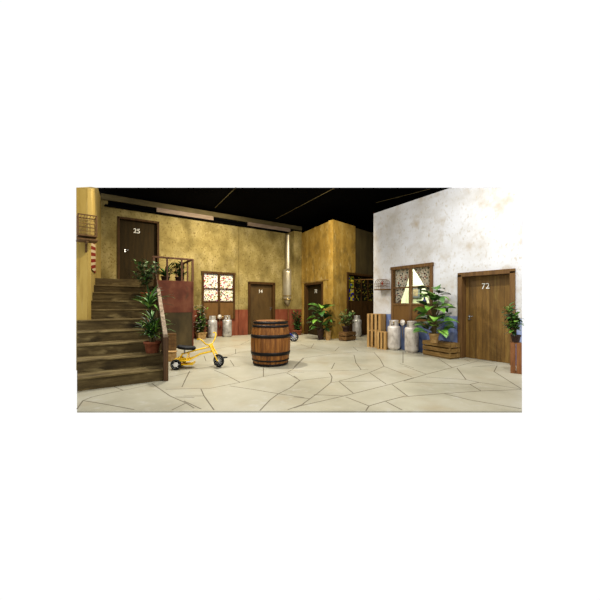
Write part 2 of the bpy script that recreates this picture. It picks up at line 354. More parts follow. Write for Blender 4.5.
# ------------------------------------------------------------------ floor
fl = MB()
poly = [gp(77, 411), gp(522, 411), gp(522, 366.4), (7.8, 2.96), (10.7, 4.16), (12.6, 4.9), (12.6, 17.4), (0.2, 17.4), (0.2, 9.0), (-.13, 7.7), gp(77, 391.4)]
fl.prism(poly, -.02, 0.0, 0)
J = [[(77,409),(83,400.6),(92,397),(110,393),(132,388.6),(152,384)],[(83,400.6),(104,404),(134,409.6)],[(77,393),(84,390)],[(114,386.6),(123,390.4)],
[(152,383.6),(170,396),(186,403),(194,408)],[(166,389.4),(194,388.4)],[(189,372),(182,387)],[(176,397),(194,397.4)],[(186,403),(172,410)],[(170,377),(192,372)],
[(194,388.4),(210,388.4),(240,382.4),(264,376.4),(288,372),(304,372.4)],[(190,371),(184,382)],[(201,389),(204,396),(214,410)],[(184,396),(204,396)],[(184,401),(201,409)],
[(214,370),(226,375),(240,382.4)],[(212,369),(240,366)],[(230,386),(254,389.6),(280,394),(304,397.6)],[(263.4,368),(263.4,376.4)],[(288,372),(293,369),(304,358)],
[(287,373),(300,380.4),(290,388),(278,394),(270,400),(260,410.5)],[(304,404),(288,409.6)],[(230,360),(234,366)],[(235.6,349),(235.6,354)],[(206,361),(204,356)],[(210,356),(250,357)],
[(294,408),(300,406),(344,396),(390,384.4),(414,377.6)],[(300,406),(318,393),(331,382.4),(332,377),(329.6,373)],[(314,394.6),(344,396)],[(294,397),(309,398.6)],
[(331,382.4),(339,381.6),(353,393)],[(339,381.6),(380,381)],[(339,381),(354,377.4),(370,372.4),(384,366.4)],[(294,371),(330,371),(368,369.6)],[(294,376),(299.6,380.4),(294,384)],
[(299.6,380.4),(331,377)],[(294,367),(303,358)],[(303,358),(332,354),(360,351.6),(374,352.4)],[(334.6,363),(331.6,369)],[(354,355),(356,363),(361,369.6)],[(374,352.4),(380,359),(384,366.4)],
[(384,366.4),(412,377)],[(370,373),(386,384)],[(392,384.4),(406,395)],[(346,397),(369,406),(366,410.6)],[(369,406),(386,401),(404,396.4),(414,396)],[(386,401.6),(402,410)],
[(403,352),(403,363)],[(400,363.6),(414,368)],[(314,343.6),(311,348)],[(339,347),(335,351),(325,351)],[(353,347),(358,351)],[(351,339.6),(356,342.4)],
[(404,381),(426,374.4),(452,367.6),(478,361)],[(438,358.4),(452,367.6)],[(457,368),(466,379.6),(479,382.4),(521,389)],[(404,366),(426,374)],[(426,377),(466,379.6)],
[(404,382),(470,384.4),(481,391)],[(479,382.4),(470,384.4)],[(404,393.6),(408,396.4),(444,393.6),(481,391),(521,389.6)],[(444,393.6),(470,400),(521,408.7)],[(497,366),(494,371.6),(521,388.6)],
[(464,359),(470,361.6)],[(478,361),(494,364)],[(472,367),(498,365)],[(240,345),(262,341),(290,340)],[(202,352),(226,347),(240,345),(250,340)],[(296,350),(311,348),(325,351)],
[(262,350),(240,352),(228,356)],[(311,348),(300,344)],[(339,347),(353,347),(372,349)],[(300,341),(320,342),(351,339.6)]]
JW = .0085
for ln in J:
    pts = [Vector(gp(*p)) for p in ln]
    for i, (a, b) in enumerate(zip(pts, pts[1:])):
        t = (b - a).normalized(); n = Vector((-t.y, t.x)) * JW; e = t * JW * .6
        q = [a - n - e, b - n + e, b + n + e, a + n - e]
        h = .0006 + .00003 * ((i + int(ln[0][0])) % 9)
        fl.add([(v.x, v.y, h) for v in q], [(0, 1, 2, 3)], 1)
tag(fl.build('floor', [M['stone'], M['grout']]), kind='structure')

# ------------------------------------------------------------------ ceiling and the dark hall behind the set
ce = MB()
Hc = 5.0; dF = (Hc - EYE) * F / 116.0
ce.prism([at(93, dF), at(452, dF), at(453, dF + .5), at(500, dF + .5), (12.5, 5.0), (12.5, 17.5), (0.1, 17.5)], Hc, Hc + .012)
tag(ce.build('ceiling', M['black_hall']), kind='structure')
hb = MB(); hb.box(.1, 12.6, 17.3, 17.5, 0, 5.0)
tag(hb.build('wall_back', M['black_hall']), kind='structure')
hb = MB(); hb.box(12.5, 12.6, 4.98, 17.3, -.02, 5.0)
tag(hb.build('wall_side', M['black_hall']), kind='structure')
hb = MB(); hb.prism([(7.81, 4.18), (10.7, 4.18), (12.5, 4.88), (12.5, 4.98), (10.66, 4.28), (7.81, 4.28)], 0, 4.1)
tag(hb.build('wall_light_block', M['black_hall']), kind='structure')  # unseen black wall added to keep world light out of the passage

# ------------------------------------------------------------------ walls
LAND = 1.97
def opening(fr, px0, px1, z0, z1): return (fr.s_at(px0), fr.s_at(px1), z0, z1)
d23 = opening(A, 118, 158.5, LAND, A.z_at(138, 220))
d24 = opening(A, 248.6, 274.2, 0.0, A.z_at(261, 283.2))
wA = wall('wall_back', A, 4.88, [d23, d24], .25, [M['ochre'], M['red_dado']], dado=1.07, s1=A.len + .4)
d71 = opening(B, 305.2, 322.8, 0.0, B.z_at(314, 283.6))
wall('wall_corner', B, 4.44, [d71], .22, [M['ochre_corner']], mitre=.16)
dst = opening(C, 347.4, 376.5, 0.0, C.z_at(348, 273.5))
sC = C.s_at(355.5)
wall('wall_passage', C, 4.44, [(dst[0], sC, 0, dst[3])], .22, [M['ochre_corner']], s1=sC)
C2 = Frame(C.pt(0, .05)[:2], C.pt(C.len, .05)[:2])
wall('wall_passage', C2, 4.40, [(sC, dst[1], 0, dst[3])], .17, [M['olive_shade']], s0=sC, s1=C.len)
wwin = opening(W, 394.0, 431.6, 1.30, 2.31)
d72 = opening(W, 459.5, 514.0, 0.0, 2.0)
s450 = W.s_at(450)
wall('wall_right', W, 4.14, [wwin, d72], .3, [M['white_plaster'], M['blue_dado']], dado=1.0,
     profile=[(0, 4.14), (s450, W.z_at(450, 187.9)), (W.len, W.z_at(522, 187.9))], mitre=.14)
sl98 = Lw.s_at(98.0)
# left wall: main run (extruded away from the room) and the short return at its front
prof = [(0, Lw.z_at(86.9, 187.9)), (sl98, Lw.z_at(98, 187.9)), (Lw.len, 4.82)]
wall('wall_left', Lw, 4.8, [], .18, [M['ochre_left']], profile=prof)
ret = Frame((-.1285, 7.66), (0.045, 7.56))
wall('wall_left', ret, 3.6, [], .12, [M['ochre_left']], profile=[(0, ret.z_at(77, 187.9)), (ret.len, ret.z_at(87, 187.9))])
# shallow pilasters on the back wall
pl = MB(); pl.box(A.s_at(238.6), A.s_at(247.2), -.05, 0.0, 1.07, 4.5); pl.box(A.s_at(238.6), A.s_at(247.2), -.05, 0.0, 0, 1.07, 1)
tag(pl.build('trim_1', [M['ochre'], M['red_dado']], loc=A.pt(0), rot=(0, 0, A.ang)), kind='structure')
pc = MB(); pc.box(7.56, 7.97, 11.56, 12.3, 1.07, 4.5); pc.box(7.56, 7.97, 11.56, 12.3, 0, 1.07, 1)
tag(pc.build('trim_2', [M['ochre'], M['red_dado']]), kind='structure')

# cornice on the back wall: bands, black slots, shadow line below
cn = empty('trim_3', A.pt(0), A.ang, kind='structure')
sR = A.s_at(301.0)
m_ = MB(); m_.box(0.0, sR, -.10, 0, 4.74, 4.93); m_.build('upper_band', M['cornice_dark'], cn, bevel=.01)
segs = [(A.s_at(156), A.s_at(212.5)), (A.s_at(247), A.s_at(289))]
for a, b in segs:
    m_ = MB(); m_.box(a, b, -.13, 0, 4.585, 4.74); m_.build('light_band', M['cornice'], cn, bevel=.008)
for a, b in [(A.s_at(108), A.s_at(156)), (A.s_at(212.5), A.s_at(247)), (A.s_at(289), sR)]:
    m_ = MB(); m_.box(a, b, -.02, 0, 4.585, 4.74); m_.box(a, b, -.09, -.07, 4.64, 4.655); m_.build('dark_slot', M['black_hall'], cn)
m_ = MB(); m_.box(A.s_at(104.5), A.s_at(289), -.16, 0, 4.53, 4.575); m_.build('shadow_line', M['black_hall'], cn)  # black strip painting the shadow line under the cornice
# thin rails on the dark ceiling
for (a, b) in [((215, 208), (236, 187.5)), ((276, 219), (334, 188.4)), ((376, 203), (430, 189))]:
    dd = [(Hc - .03 - EYE) * F / (304 - p[1]) for p in (a, b)]
    p = [at(a[0], dd[0]), at(b[0], dd[1] + .02)]
    m_ = MB(); m_.tube([(p[0][0], p[0][1], Hc - .02), (p[1][0], p[1][1], Hc - .02)], .012, 6)
    tag(m_.build('ceiling_rail', M['cornice_dark']), 'thin rail fixed under the black ceiling, ' + ('the one nearest the upper landing door' if a[0] < 220 else 'the long one above the water heater' if a[0] < 300 else 'the one above the white wall'), 'rail', 'rails under the ceiling')

# ------------------------------------------------------------------ doors
def text_mesh(name, s, size, mat, parent, loc, rot, font_depth=.004, slant=0):
    cu = bpy.data.curves.new(name, 'FONT'); cu.body = s; cu.size = size; cu.extrude = font_depth; cu.align_x = 'CENTER'; cu.align_y = 'CENTER'; cu.offset = 0.0
    cu.materials.append(mat)
    o = bpy.data.objects.new(name, cu); COL.objects.link(o); o.parent = parent; o.location = loc; o.rotation_euler = rot; return o
def door(n, fr, op, leafm, framem, num, num_px, num_size, fw=.09, inset=.12, proud=.04, handle=None, planks=False):
    s0, s1, z0, z1 = op
    root = empty('door_%d' % n, fr.pt(s0, 0, z0), fr.ang, kind='structure')
    wd = s1 - s0; h = z1 - z0
    m = MB(); m.box(-fw * .3, fw * .7, -proud, inset + .05, 0, h); m.box(wd - fw * .7, wd + fw * .3, -proud, inset + .05, 0, h); m.box(-fw * .3, wd + fw * .3, -proud, inset + .05, h - fw * .5, h + fw * .5)
    m.build('door_frame', framem, root, bevel=.006)
    m = MB(); m.box(fw * .7 + .004, wd - fw * .7 - .004, inset, inset + .045, 0.005, h - fw * .5 - .004)
    lf = m.build('door_leaf', leafm, root)
    if num:
        x = fr.s_at(num_px[0], inset) - s0; z = fr.z_at(num_px[0], num_px[1], inset) - z0
        text_mesh('door_number', num, num_size, M['white_paint'], root, (x, inset - .004, z), (R(90), 0, 0))
    if handle:
        x = fr.s_at(handle[0], inset) - s0; z = fr.z_at(handle[0], handle[1], inset) - z0
        m = MB(); m.box(x - .014, x + .014, inset - .008, inset, z - .06, z + .05); m.tube([(x, inset - .01, z + .02), (x, inset - .06, z + .02)], .012, 8)
        m.tube([(x, inset - .055, z + .02), (x + handle[2] * .11, inset - .055, z + .02)], .011, 8)
        m.tube([(x, inset - .01, z - .05), (x, inset - .035, z - .05)], .014, 8)
        m.build('door_handle', M['chrome'], root)
    return root
D1 = door(1, A, d23, M['door_dark'], M['frame_dark'], '25', (136.8, 231.2), .225, fw=.07, handle=(125, 250.5, 1))
# low raised panel on the upstairs door
x0 = A.s_at(126, .12) - d23[0]; x1 = A.s_at(150, .12) - d23[0]; zt_ = A.z_at(138, 269, .12) - LAND
m_ = MB(); m_.box(x0, x1, .108, .121, .12, zt_); m_.build('lower_panel', M['door_dark'], D1, bevel=.01)
D2 = door(2, A, d24, M['door_mid'], M['frame_dark'], '14', (260.4, 291.4), .21, fw=.10, handle=(270.3, 308.5, 1))
D3 = door(3, B, d71, M['door_dark'], M['frame_dark'], '71', (316, 291.4), .24, fw=.09)
D4 = door(4, W, d72, M['door_plank'], M['frame_wood'], '72', (485.6, 286.3), .185, fw=.10, inset=.16, handle=(469.5, 317, 1))
# stained-glass double door in the passage wall
s0, s1, z0, z1 = dst
D5 = empty('door_5', C.pt(s0, 0, 0), C.ang, kind='structure')
wd = s1 - s0
m_ = MB(); m_.box(-.05, .06, -.04, .12, 0, z1); m_.box(wd - .06, wd + .05, -.04, .12, 0, z1); m_.box(-.05, wd + .05, -.04, .12, z1 - .04, z1 + .05)
m_.build('door_frame', M['frame_dark'], D5, bevel=.006)
zp = C.z_at(352, 301)
for k in range(4):
    a = .06 + k * (wd - .12) / 4; b = .06 + (k + 1) * (wd - .12) / 4
    m_ = MB(); m_.box(a, a + .03, .06, .10, 0, z1 - .04); m_.box(b - .03, b, .06, .10, 0, z1 - .04); m_.box(a + .03, b - .03, .065, .095, 0, zp)
    for j in range(5):
        zz = zp + (z1 - .06 - zp) * j / 4; m_.box(a + .03, b - .03, .065, .09, zz - .012, zz + .012)
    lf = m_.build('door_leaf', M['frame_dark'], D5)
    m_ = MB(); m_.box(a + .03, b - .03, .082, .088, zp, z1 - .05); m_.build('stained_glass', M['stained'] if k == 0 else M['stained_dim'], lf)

# ------------------------------------------------------------------ window on the back wall (boxed, floral curtain behind panes)
def casement(n, fr, pxl, pxr, ztop, zsill, zbot, framem, proud, depth0, mid=True):
    s0 = fr.s_at(pxl); s1 = fr.s_at(pxr); wd = s1 - s0
    root = empty('window_%d' % n, fr.pt(s0, 0, zbot), fr.ang, kind='structure')
    h = ztop - zbot; hs = zsill - zbot; f = .075; mw = .045
    m = MB(); m.box(0, f, -proud, depth0, 0, h); m.box(wd - f, wd, -proud, depth0, 0, h); m.box(-.02, wd + .02, -proud - .01, depth0, h - f, h + .015)
    m.box(f, wd - f, -proud, depth0, hs - .035, hs + .02)
    m.build('window_frame', framem, root, bevel=.006)
    m = MB(); c = wd / 2; m.box(c - mw, c + mw, -proud - .005, depth0, 0, h - f)
    zc = hs + (h - f - hs) * .47; m.box(f, c - mw, -proud + .01, depth0 - .01, zc - .02, zc + .02); m.box(c + mw, wd - f, -proud + .01, depth0 - .01, zc - .02, zc + .02)
    m.build('window_sash', framem, root, bevel=.004)
    for a, b in ((f, c - mw), (c + mw, wd - f)):
        m = MB(); m.box(a, b, -proud + .02, -.002, 0, hs - .035); m.build('lower_panel', M['panel_brown'], root)
        m = MB(); m.box(a, b, -proud + .022, -proud + .026, hs + .02, h - f); m.build('window_pane', M['glass'], root)
    return root, wd, h, hs
WA, wd, h, hs = casement(1, A, 201.5, 234.3, A.z_at(218, 272.5), A.z_at(218, 301.6), .70, M['frame_dark'], .09, -.001)
def curtain(name, x0, x1, z0, z1, y, mat, parent, amp=.012, folds=9, edge=None, n=48):
    mb = MB(); vs = []; rows = 16
    for i in range(rows + 1):
        t = i / rows; z = z0 + (z1 - z0) * t
        a, b = (x0, x1) if edge is None else edge(t)
        for k in range(n + 1):
            u = k / n; x = a + (b - a) * u
            vs.append((x, y + amp * math.sin(u * folds * 2 * PI), z))
    nn = n + 1
    fs = [(i * nn + k, i * nn + k + 1, (i + 1) * nn + k + 1, (i + 1) * nn + k) for i in range(rows) for k in range(n)]
    mb.add(vs, fs, 0, True); o = mb.build(name, mat, parent)
    sol = o.modifiers.new('thick', 'SOLIDIFY'); sol.thickness = .003
    return o
cu = empty('curtain', A.pt(A.s_at(201.5), 0, .70), A.ang, label='white curtain printed with red and green flowers in the ochre wall window', cat='curtain')
for a, b in ((.08, wd / 2 - .02), (wd / 2 + .02, wd - .08)):
    curtain('curtain_panel', a, b, hs + .0, h - .08, -.022, M['floral_light'], cu, .010, 6)

# window in the white wall: a real little room behind it
WW, wd, h, hs = casement(2, W, 392.3, 433.4, 2.365, 1.30, .74, M['frame_wood'], .06, .0)
x0_, x1_ = wwin[0] - W.s_at(392.3), wwin[1] - W.s_at(392.3)
m_ = MB(); m_.box(x0_, x0_ + .03, .001, .30, hs, h - .05); m_.box(x1_ - .03, x1_, .001, .30, hs, h - .05); m_.box(x0_, x1_, .001, .30, hs - .0, hs + .015); m_.build('window_lining', M['frame_wood'], WW)
rm = MB()
rs0, rs1 = wwin[0] - .35, wwin[1] + .35
rm.box(rs0, rs1, 1.0, 1.05, .9, 2.75); rm.box(rs0 - .05, rs0, .3, 1.05, .9, 2.75); rm.box(rs1, rs1 + .05, .3, 1.05, .9, 2.75)
rm.box(rs0 - .05, rs1 + .05, .3, 1.05, .85, .9); rm.box(rs0 - .05, rs1 + .05, .3, 1.05, 2.75, 2.8)
tag(rm.build('wall_window_room', M['room_wall'], loc=W.pt(0), rot=(0, 0, W.ang)), kind='structure')
la = bpy.data.lights.new('room_fill_light', 'AREA'); la.energy = 44; la.color = (1, .98, .9); la.shape = 'RECTANGLE'; la.size = 1.2; la.size_y = .25  # unseen area light added to brighten the little room
lo = bpy.data.objects.new('room_fill_light', la); COL.objects.link(lo); lo.location = W.pt((rs0 + rs1) / 2, .55, 2.72); lo.rotation_euler = (0, 0, W.ang)
cu = empty('curtain', W.pt(W.s_at(392.3), 0, .74), W.ang, label='dark flowered curtain tied back to both sides of the white wall window', cat='curtain')
ci = (x0_ + x1_) / 2
def eL(t):
    sw = .06 + .46 * (t ** 1.6) if t > .0 else .06
    return (x0_ + .032, x0_ + (ci - x0_) * (.26 + .70 * t ** .8))
def eR(t):
    return (x1_ - (x1_ - ci) * (.12 + .87 * t ** 1.5), x1_ - .032)
curtain('curtain_panel', 0, 0, hs + .02, h - .06, .035, M['floral_dark'], cu, .014, 5, eL)
curtain('curtain_panel', 0, 0, hs + .02, h - .06, .035, M['floral_dark'], cu, .014, 5, eR)
# framed picture on the little room's wall
sp_ = W.s_at(415.5, .97); zp_ = W.z_at(415.5, 292.5, .97)
pf = empty('framed_picture', W.pt(sp_, .98, zp_), W.ang, label='small framed picture seen through the white wall window', cat='picture')
m_ = MB()
for a in ((-.2, -.16, -.2, .2), (.16, .2, -.2, .2), (-.16, .16, -.2, -.16), (-.16, .16, .16, .2)): m_.box(a[0], a[1], -.02, .018, a[2], a[3])
m_.build('picture_frame', M['black'], pf)
m_ = MB(); m_.box(-.16, .16, -.004, .015, -.16, .16); m_.build('mat_board', plain('grey_mat', (150, 160, 166), .8), pf)
m_ = MB(); m_.box(-.09, .09, -.008, -.004, -.11, .11); m_.build('print', noise_mat('beige_print', [(120, 96, 70), (206, 186, 150), (90, 100, 120)], (14, 14, 14), .8), pf)
# blue vase on the window ledge inside
vb = MB(); vb.lathe([(.03, 0), (.055, .03), (.06, .08), (.03, .13), (.022, .17), (.03, .19)], 16)
tag(vb.build('vase', plain('blue_glaze', (40, 50, 140), .3), loc=W.pt(W.s_at(424.5, .20), .20, 1.30)), 'small dark blue vase on the sill inside the white wall window', 'vase')

# ------------------------------------------------------------------ stairs, landing, railings
st = empty('staircase', (.5, 5.75, 0), 0, 'wide staircase of weathered olive brown planks climbing to the upper door', 'staircase')
RUN = .44; RISE = LAND / 10
def uR(v): return 1.13 + .118 * (v - 5.75)
def uL(v): return -.01675 * v if v < 7.58 else .04 + .0833 * (v - 7.56) + .004
ox, oy = .5, 5.75
for k in range(1, 11):
    v0 = 5.75 + RUN * (k - 1)
    m_ = MB(); zb = RISE * (k - 1); zt0 = RISE * k - (.028 if k < 10 else 0)
    va, vb_ = v0, v0 + .03
    m_.prism([(uL(va) - ox, va - oy), (uR(va) - ox, va - oy), (uR(vb_) - ox, vb_ - oy), (uL(vb_) - ox, vb_ - oy)], zb if k > 1 else 0.0, zt0)
    m_.build('riser', M['olive_step'], st)
    if k < 10:
        va, vb_ = v0 - .022, v0 + RUN + .03
        lft = uL(va) if not (va < 7.5 < vb_) else min(uL(va), uL(vb_))
        m_ = MB(); m_.prism([(uL(va) - ox, va - oy), (uR(va) - ox, va - oy), (uR(vb_) - ox, vb_ - oy), ((uL(vb_) if vb_ < 7.6 or va > 7.6 else uL(va)) - ox, vb_ - oy)], RISE * k - .028, RISE * k)
        m_.build('tread', M['tread'], st, bevel=.006)
# side boarding of the stairs (closed stringer)
prev = None; m_ = MB()
for k in range(1, 10):
    v0 = 5.75 + RUN * (k - 1); v1 = v0 + RUN
    m_.prism([(uR(v0) - ox, v0 - oy), (uR(v0) + .04 - ox, v0 - oy), (uR(v1) + .04 - ox, v1 - oy), (uR(v1) - ox, v1 - oy)], 0, RISE * k)
m_.build('stringer', M['brown_wood'], st)

ld = empty('landing_platform', (1.6, 9.72, 0), 0, 'upper landing with oxide red front over a dark mossy base', 'landing')
m_ = MB(); m_.prism([(.205 - 1.6, 0), (1.09, 0), (1.09, 2.58), (.42 - 1.6, 2.58)], LAND - .12, LAND - .002); m_.build('deck', M['tread'], ld)
m_ = MB(); m_.box(.04, 1.09, -.03, 0, 1.05, LAND + .01); m_.build('front_panel', M['red_panel'], ld, bevel=.005)
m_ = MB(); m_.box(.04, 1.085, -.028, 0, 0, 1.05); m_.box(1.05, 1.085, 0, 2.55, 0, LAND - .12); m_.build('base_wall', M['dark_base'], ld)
m_ = MB(); m_.box(1.075, 1.11, -.045, -.001, 0, LAND); m_.build('corner_strip', M['red_panel'], ld)

RZ = 2.66
rl = empty('landing_railing', (1.6, 9.72, LAND), 0, 'reddish brown wooden railing around the upper landing', 'railing')
m_ = MB(); m_.box(-.03, 1.12, -.035, .025, RZ - LAND - .05, RZ - LAND); m_.box(1.05, 1.11, .025, 2.5, RZ - LAND - .05, RZ - LAND)
m_.build('top_rail', M['red_wood'], rl, bevel=.006)
for x in (-.02, .345, .75, 1.06):
    m_ = MB(); wdt = .06 if x in (-.02, 1.06) else .045
    m_.box(x, x + wdt, -.03, .02, .012, RZ - LAND - .05); m_.build('baluster', M['red_wood'], rl)
for y in (.5, 1.0, 1.5, 2.0):
    m_ = MB(); m_.box(1.06, 1.10, y, y + .045, 0.003, RZ - LAND - .05); m_.build('baluster', M['red_wood'], rl)

sr = empty('stair_rail', (1.13, 5.72, 0), 0, 'sloping worn handrail with brown newel post at the stair foot', 'handrail')
m_ = MB(); m_.box(-.035, .04, -.05, .025, 0, .74); m_.build('newel_post', M['brown_wood'], sr, bevel=.005)
P0 = Vector((.0, 0.0, .76)); P1 = Vector((.45, 3.86, 2.60))
def rail_pt(t): return P0.lerp(P1, t)
m_ = MB(); a = rail_pt(-.004); b = rail_pt(.46)
sdv = Vector((1, -.117, 0)).normalized() * .035
vs = []
for p in (a, b):
    vs += [p - sdv + Vector((0, 0, -.03)), p + sdv + Vector((0, 0, -.03)), p + sdv + Vector((0, 0, .035)), p - sdv + Vector((0, 0, .035))]
m_.add(vs, [(0, 1, 2, 3), (7, 6, 5, 4), (0, 4, 5, 1), (1, 5, 6, 2), (2, 6, 7, 3), (3, 7, 4, 0)])
m_.build('handrail', M['grey_rail'], sr, bevel=.006)
m_ = MB()
n = 22
for i in range(n):
    t0 = .03 + .95 * i / n; t1 = .03 + .95 * (i + .93) / n
    q0 = rail_pt(t0); q1 = rail_pt(t1)
    v0 = q0.y + 5.72; k = min(9, max(0, int((v0 - 5.75) / RUN) + 1)); v1 = q1.y + 5.72; k1 = min(9, int((v1 - 5.75) / RUN) + 1)
    zb = RISE * max(k, k1) + .002
    m_.prism([(q0.x - .012 + .008, q0.y), (q0.x + .012 + .008, q0.y), (q1.x + .02, q1.y), (q1.x - .004, q1.y)], zb, [q0.z - .03, q0.z - .03, q1.z - .03, q1.z - .03])
m_.build('infill_boards', M['brown_wood'], sr)

# ------------------------------------------------------------------ barrel
bx, by = at(270.6, 6.88)
br = empty('barrel', (bx, by, 0), .3, 'large upright oak barrel with black iron hoops in the middle of the floor', 'barrel')
HB = .945
def rb(z):
    t = (z / HB - .48) / .5; return .428 - .066 * abs(t) ** 1.9
m_ = MB(); ns = 26; sub = 4
N_ = ns * sub; zs = [HB * i / 14 for i in range(15)]
vs = []
for z in zs:
    for k in range(N_):
        a = 2 * PI * k / N_; g = -.006 if k % sub == 0 else 0.0
        r = rb(z) + g; vs.append((r * math.cos(a), r * math.sin(a), z))
fs = [(i * N_ + k, i * N_ + (k + 1) % N_, (i + 1) * N_ + (k + 1) % N_, (i + 1) * N_ + k) for i in range(14) for k in range(N_)]
m_.add(vs, fs, 0, False)
m_.lathe([(rb(HB), HB), (rb(HB) - .03, HB), (rb(HB) - .03, HB - .035)], 48, smooth=False)
m_.lathe([(rb(0), 0), (.01, 0.001)], 48, smooth=False)
m_.build('staves', M['stave'], br)
m_ = MB(); m_.lathe([(.001, HB - .035), (rb(HB) - .028, HB - .035)], 48, smooth=False); m_.build('barrel_head', wood('barrel_head_oak', (90, 46, 20), (136, 80, 36), (170, 110, 56), (3, 22, 3)), br)
for zc, hw in ((.908, .026), (.835, .025), (.625, .034), (.262, .034), (.115, .017), (.028, .024)):
    m_ = MB(); zz = [zc - hw, zc + hw]
    m_.lathe([(rb(zz[0]) + .001, zz[0]), (rb(zz[0]) + .008, zz[0]), (rb(zc) + .009, zc), (rb(zz[1]) + .008, zz[1]), (rb(zz[1]) + .001, zz[1])], 64)
    m_.build('hoop', M['hoop'], br)

# ------------------------------------------------------------------ tricycle
def wheel(parent, name, loc, r, wdt, rz, rimm, spokes=8, hub=None):
    root = bpy.data.objects.new(name, None); COL.objects.link(root); root.parent = parent; root.location = loc; root.rotation_euler = (0, 0, rz)
    T = Matrix.Rotation(R(90), 4, 'X')
    return root, T
def wheel_parts(parent, loc, r, wdt, rz, rimm, spokes=8):
    """tyre with its rim and spokes as sub-parts; axis along local y"""
    Mx = Matrix.Rotation(R(90), 4, 'X'); tr = r * .16
    m = MB(); prof = []
    for k in range(9):
        a = 2 * PI * k / 8; prof.append((r - tr + tr * math.cos(a), wdt * .5 * math.sin(a)))
    m.lathe(prof, 36, M=Mx); t = m.build('wheel', M['tyre'], parent, loc=loc, rot=(0, 0, rz))
    m = MB(); ri = r - 1.8 * tr
    m.lathe([(ri, -wdt * .3), (ri + tr * .9, -wdt * .3), (ri + tr * .9, wdt * .3), (ri, wdt * .3), (ri, -wdt * .3)], 36, M=Mx, smooth=False); m.build('rim', rimm, t)
    m = MB()
    for k in range(spokes):
        a = 2 * PI * k / spokes; m.tube([(0, 0, 0), (ri * math.cos(a) * 1.03, 0, ri * math.sin(a) * 1.03)], r * .045, 6)
    m.lathe([(r * .16, -wdt * .5), (r * .16, wdt * .5)], 16, M=Mx, smooth=False)
    if spokes < 8: m.lathe([(ri * .55, -wdt * .46), (ri * .62, -wdt * .38), (ri * .62, wdt * .38), (ri * .55, wdt * .46)], 24, M=Mx, smooth=False)
    m.build('spokes', M['rim_grey'], t)
    return t
rx, ry = at(178.5, 6.42)
tc_ = empty('tricycle', (rx, ry, 0), R(-YAW + 6), 'yellow metal tricycle with black seat parked beside the stairs', 'tricycle')
RW = .105; FWR = .135; WB = .80
# front assembly turned towards the camera's right
turn = R(-33); fx = WB
for s in (-1, 1): wheel_parts(tc_, (0, s * .19, RW), RW, .05, 0, M['rim_grey'], 6)
wheel_parts(tc_, (fx, 0, FWR), FWR, .05, turn, M['rim_grey'], 12)
Mt = Matrix.Translation((fx, 0, 0)) @ Matrix.Rotation(turn, 4, 'Z')
def T(p): return Mt @ Vector(p)
hl, hu = T((-.15, 0, .325)), T((-.215, 0, .43))
m_ = MB()
m_.tube([(0, -.17, RW), (0, .17, RW)], .012, 8)
m_.tube([hl, Vector((.42, 0, .275)), (.30, 0, .21), (.05, 0, .15), (0, 0, RW)], .019, 8)
m_.tube([hu.lerp(hl, .15), (.42, 0, .375), (.28, 0, .34), (.06, 0, .28)], .016, 8)
for s in (-1, 1):
    m_.tube([(.36, 0, .235), (.24, s * .13, .17), (-.02, s * .15, .16), (-.08, s * .14, .16)], .014, 8)
    m_.tube([(.08, s * .02, .29), (0, s * .15, .165)], .011, 8)
    m_.tube([(.20, s * .02, .32), (.18, s * .13, .17)], .011, 8)
m_.tube([(-.08, -.14, .16), (-.08, .14, .16)], .014, 8)
m_.build('frame', M['yellow'], tc_)
m_ = MB()
for k in range(5): m_.box(-.07 + k * .064, -.02 + k * .064, -.13, .13, .172, .188)
m_.build('footboard', M['yellow'], tc_, bevel=.003)
m_ = MB(); m_.box(.03, .31, -.12, .12, .075, .092); m_.box(.295, .31, -.12, .12, .092, .125); m_.build('lower_step', M['yellow'], tc_, bevel=.004)
m_ = MB(); vs = []; ns = 14
for i in range(ns + 1):
    t = i / ns; x = -.02 + .36 * t; w_ = (.12 * math.sin(PI * min(.97, .14 + .62 * t)) ** .6) * (1 if t < .5 else 1 - .62 * ((t - .5) / .5)); zc = .40 + .035 * (1 - t) ** 2
    for k in range(12):
        a = 2 * PI * k / 12; vs.append((x, w_ * math.cos(a), zc + .045 * math.sin(a) * (.3 if i in (0, ns) else 1)))
fs = [(i * 12 + k, i * 12 + (k + 1) % 12, (i + 1) * 12 + (k + 1) % 12, (i + 1) * 12 + k) for i in range(ns) for k in range(12)] + [tuple(range(12)), tuple(reversed(range(ns * 12, ns * 12 + 12)))]
m_.add(vs, fs, 0, True); m_.build('seat', M['seat_black'], tc_)
m_ = MB(); m_.tube([(.12, 0, .28), (.12, 0, .37)], .016, 8); m_.build('seat_post', M['chrome'], tc_)
m_ = MB()
for s in (-1, 1): m_.tube([T((0, s * .04, FWR)), T((-.10, s * .042, .285)), T((-.16, s * .04, .36)), T((-.215, s * .038, .45))], .014, 8)
m_.tube([T((-.10, -.04, .285)), T((-.10, .04, .285))], .014, 8); m_.tube([T((-.14, 0, .31)), T((-.23, 0, .455))], .02, 8)
m_.tube([T((-.19, -.04, .41)), T((-.19, .04, .41))], .012, 8)
m_.tube([T((0, -.055, FWR)), T((0, .055, FWR))], .01, 8)
m_.build('fork', M['yellow'], tc_)
m_ = MB()
for s in (-1, 1):
    k_ = s * .05
    m_.tube([T((-.235, 0, .455)), T((-.235, s * .06, .455 + k_ * .1)), T((-.24, s * .14, .51 + k_ * .5)), T((-.25, s * .20, .60 + k_)), T((-.29, s * .225, .635 + k_)), T((-.36, s * .23, .625 + k_))], .0135, 8)
m_.build('handlebar', M['yellow'], tc_)
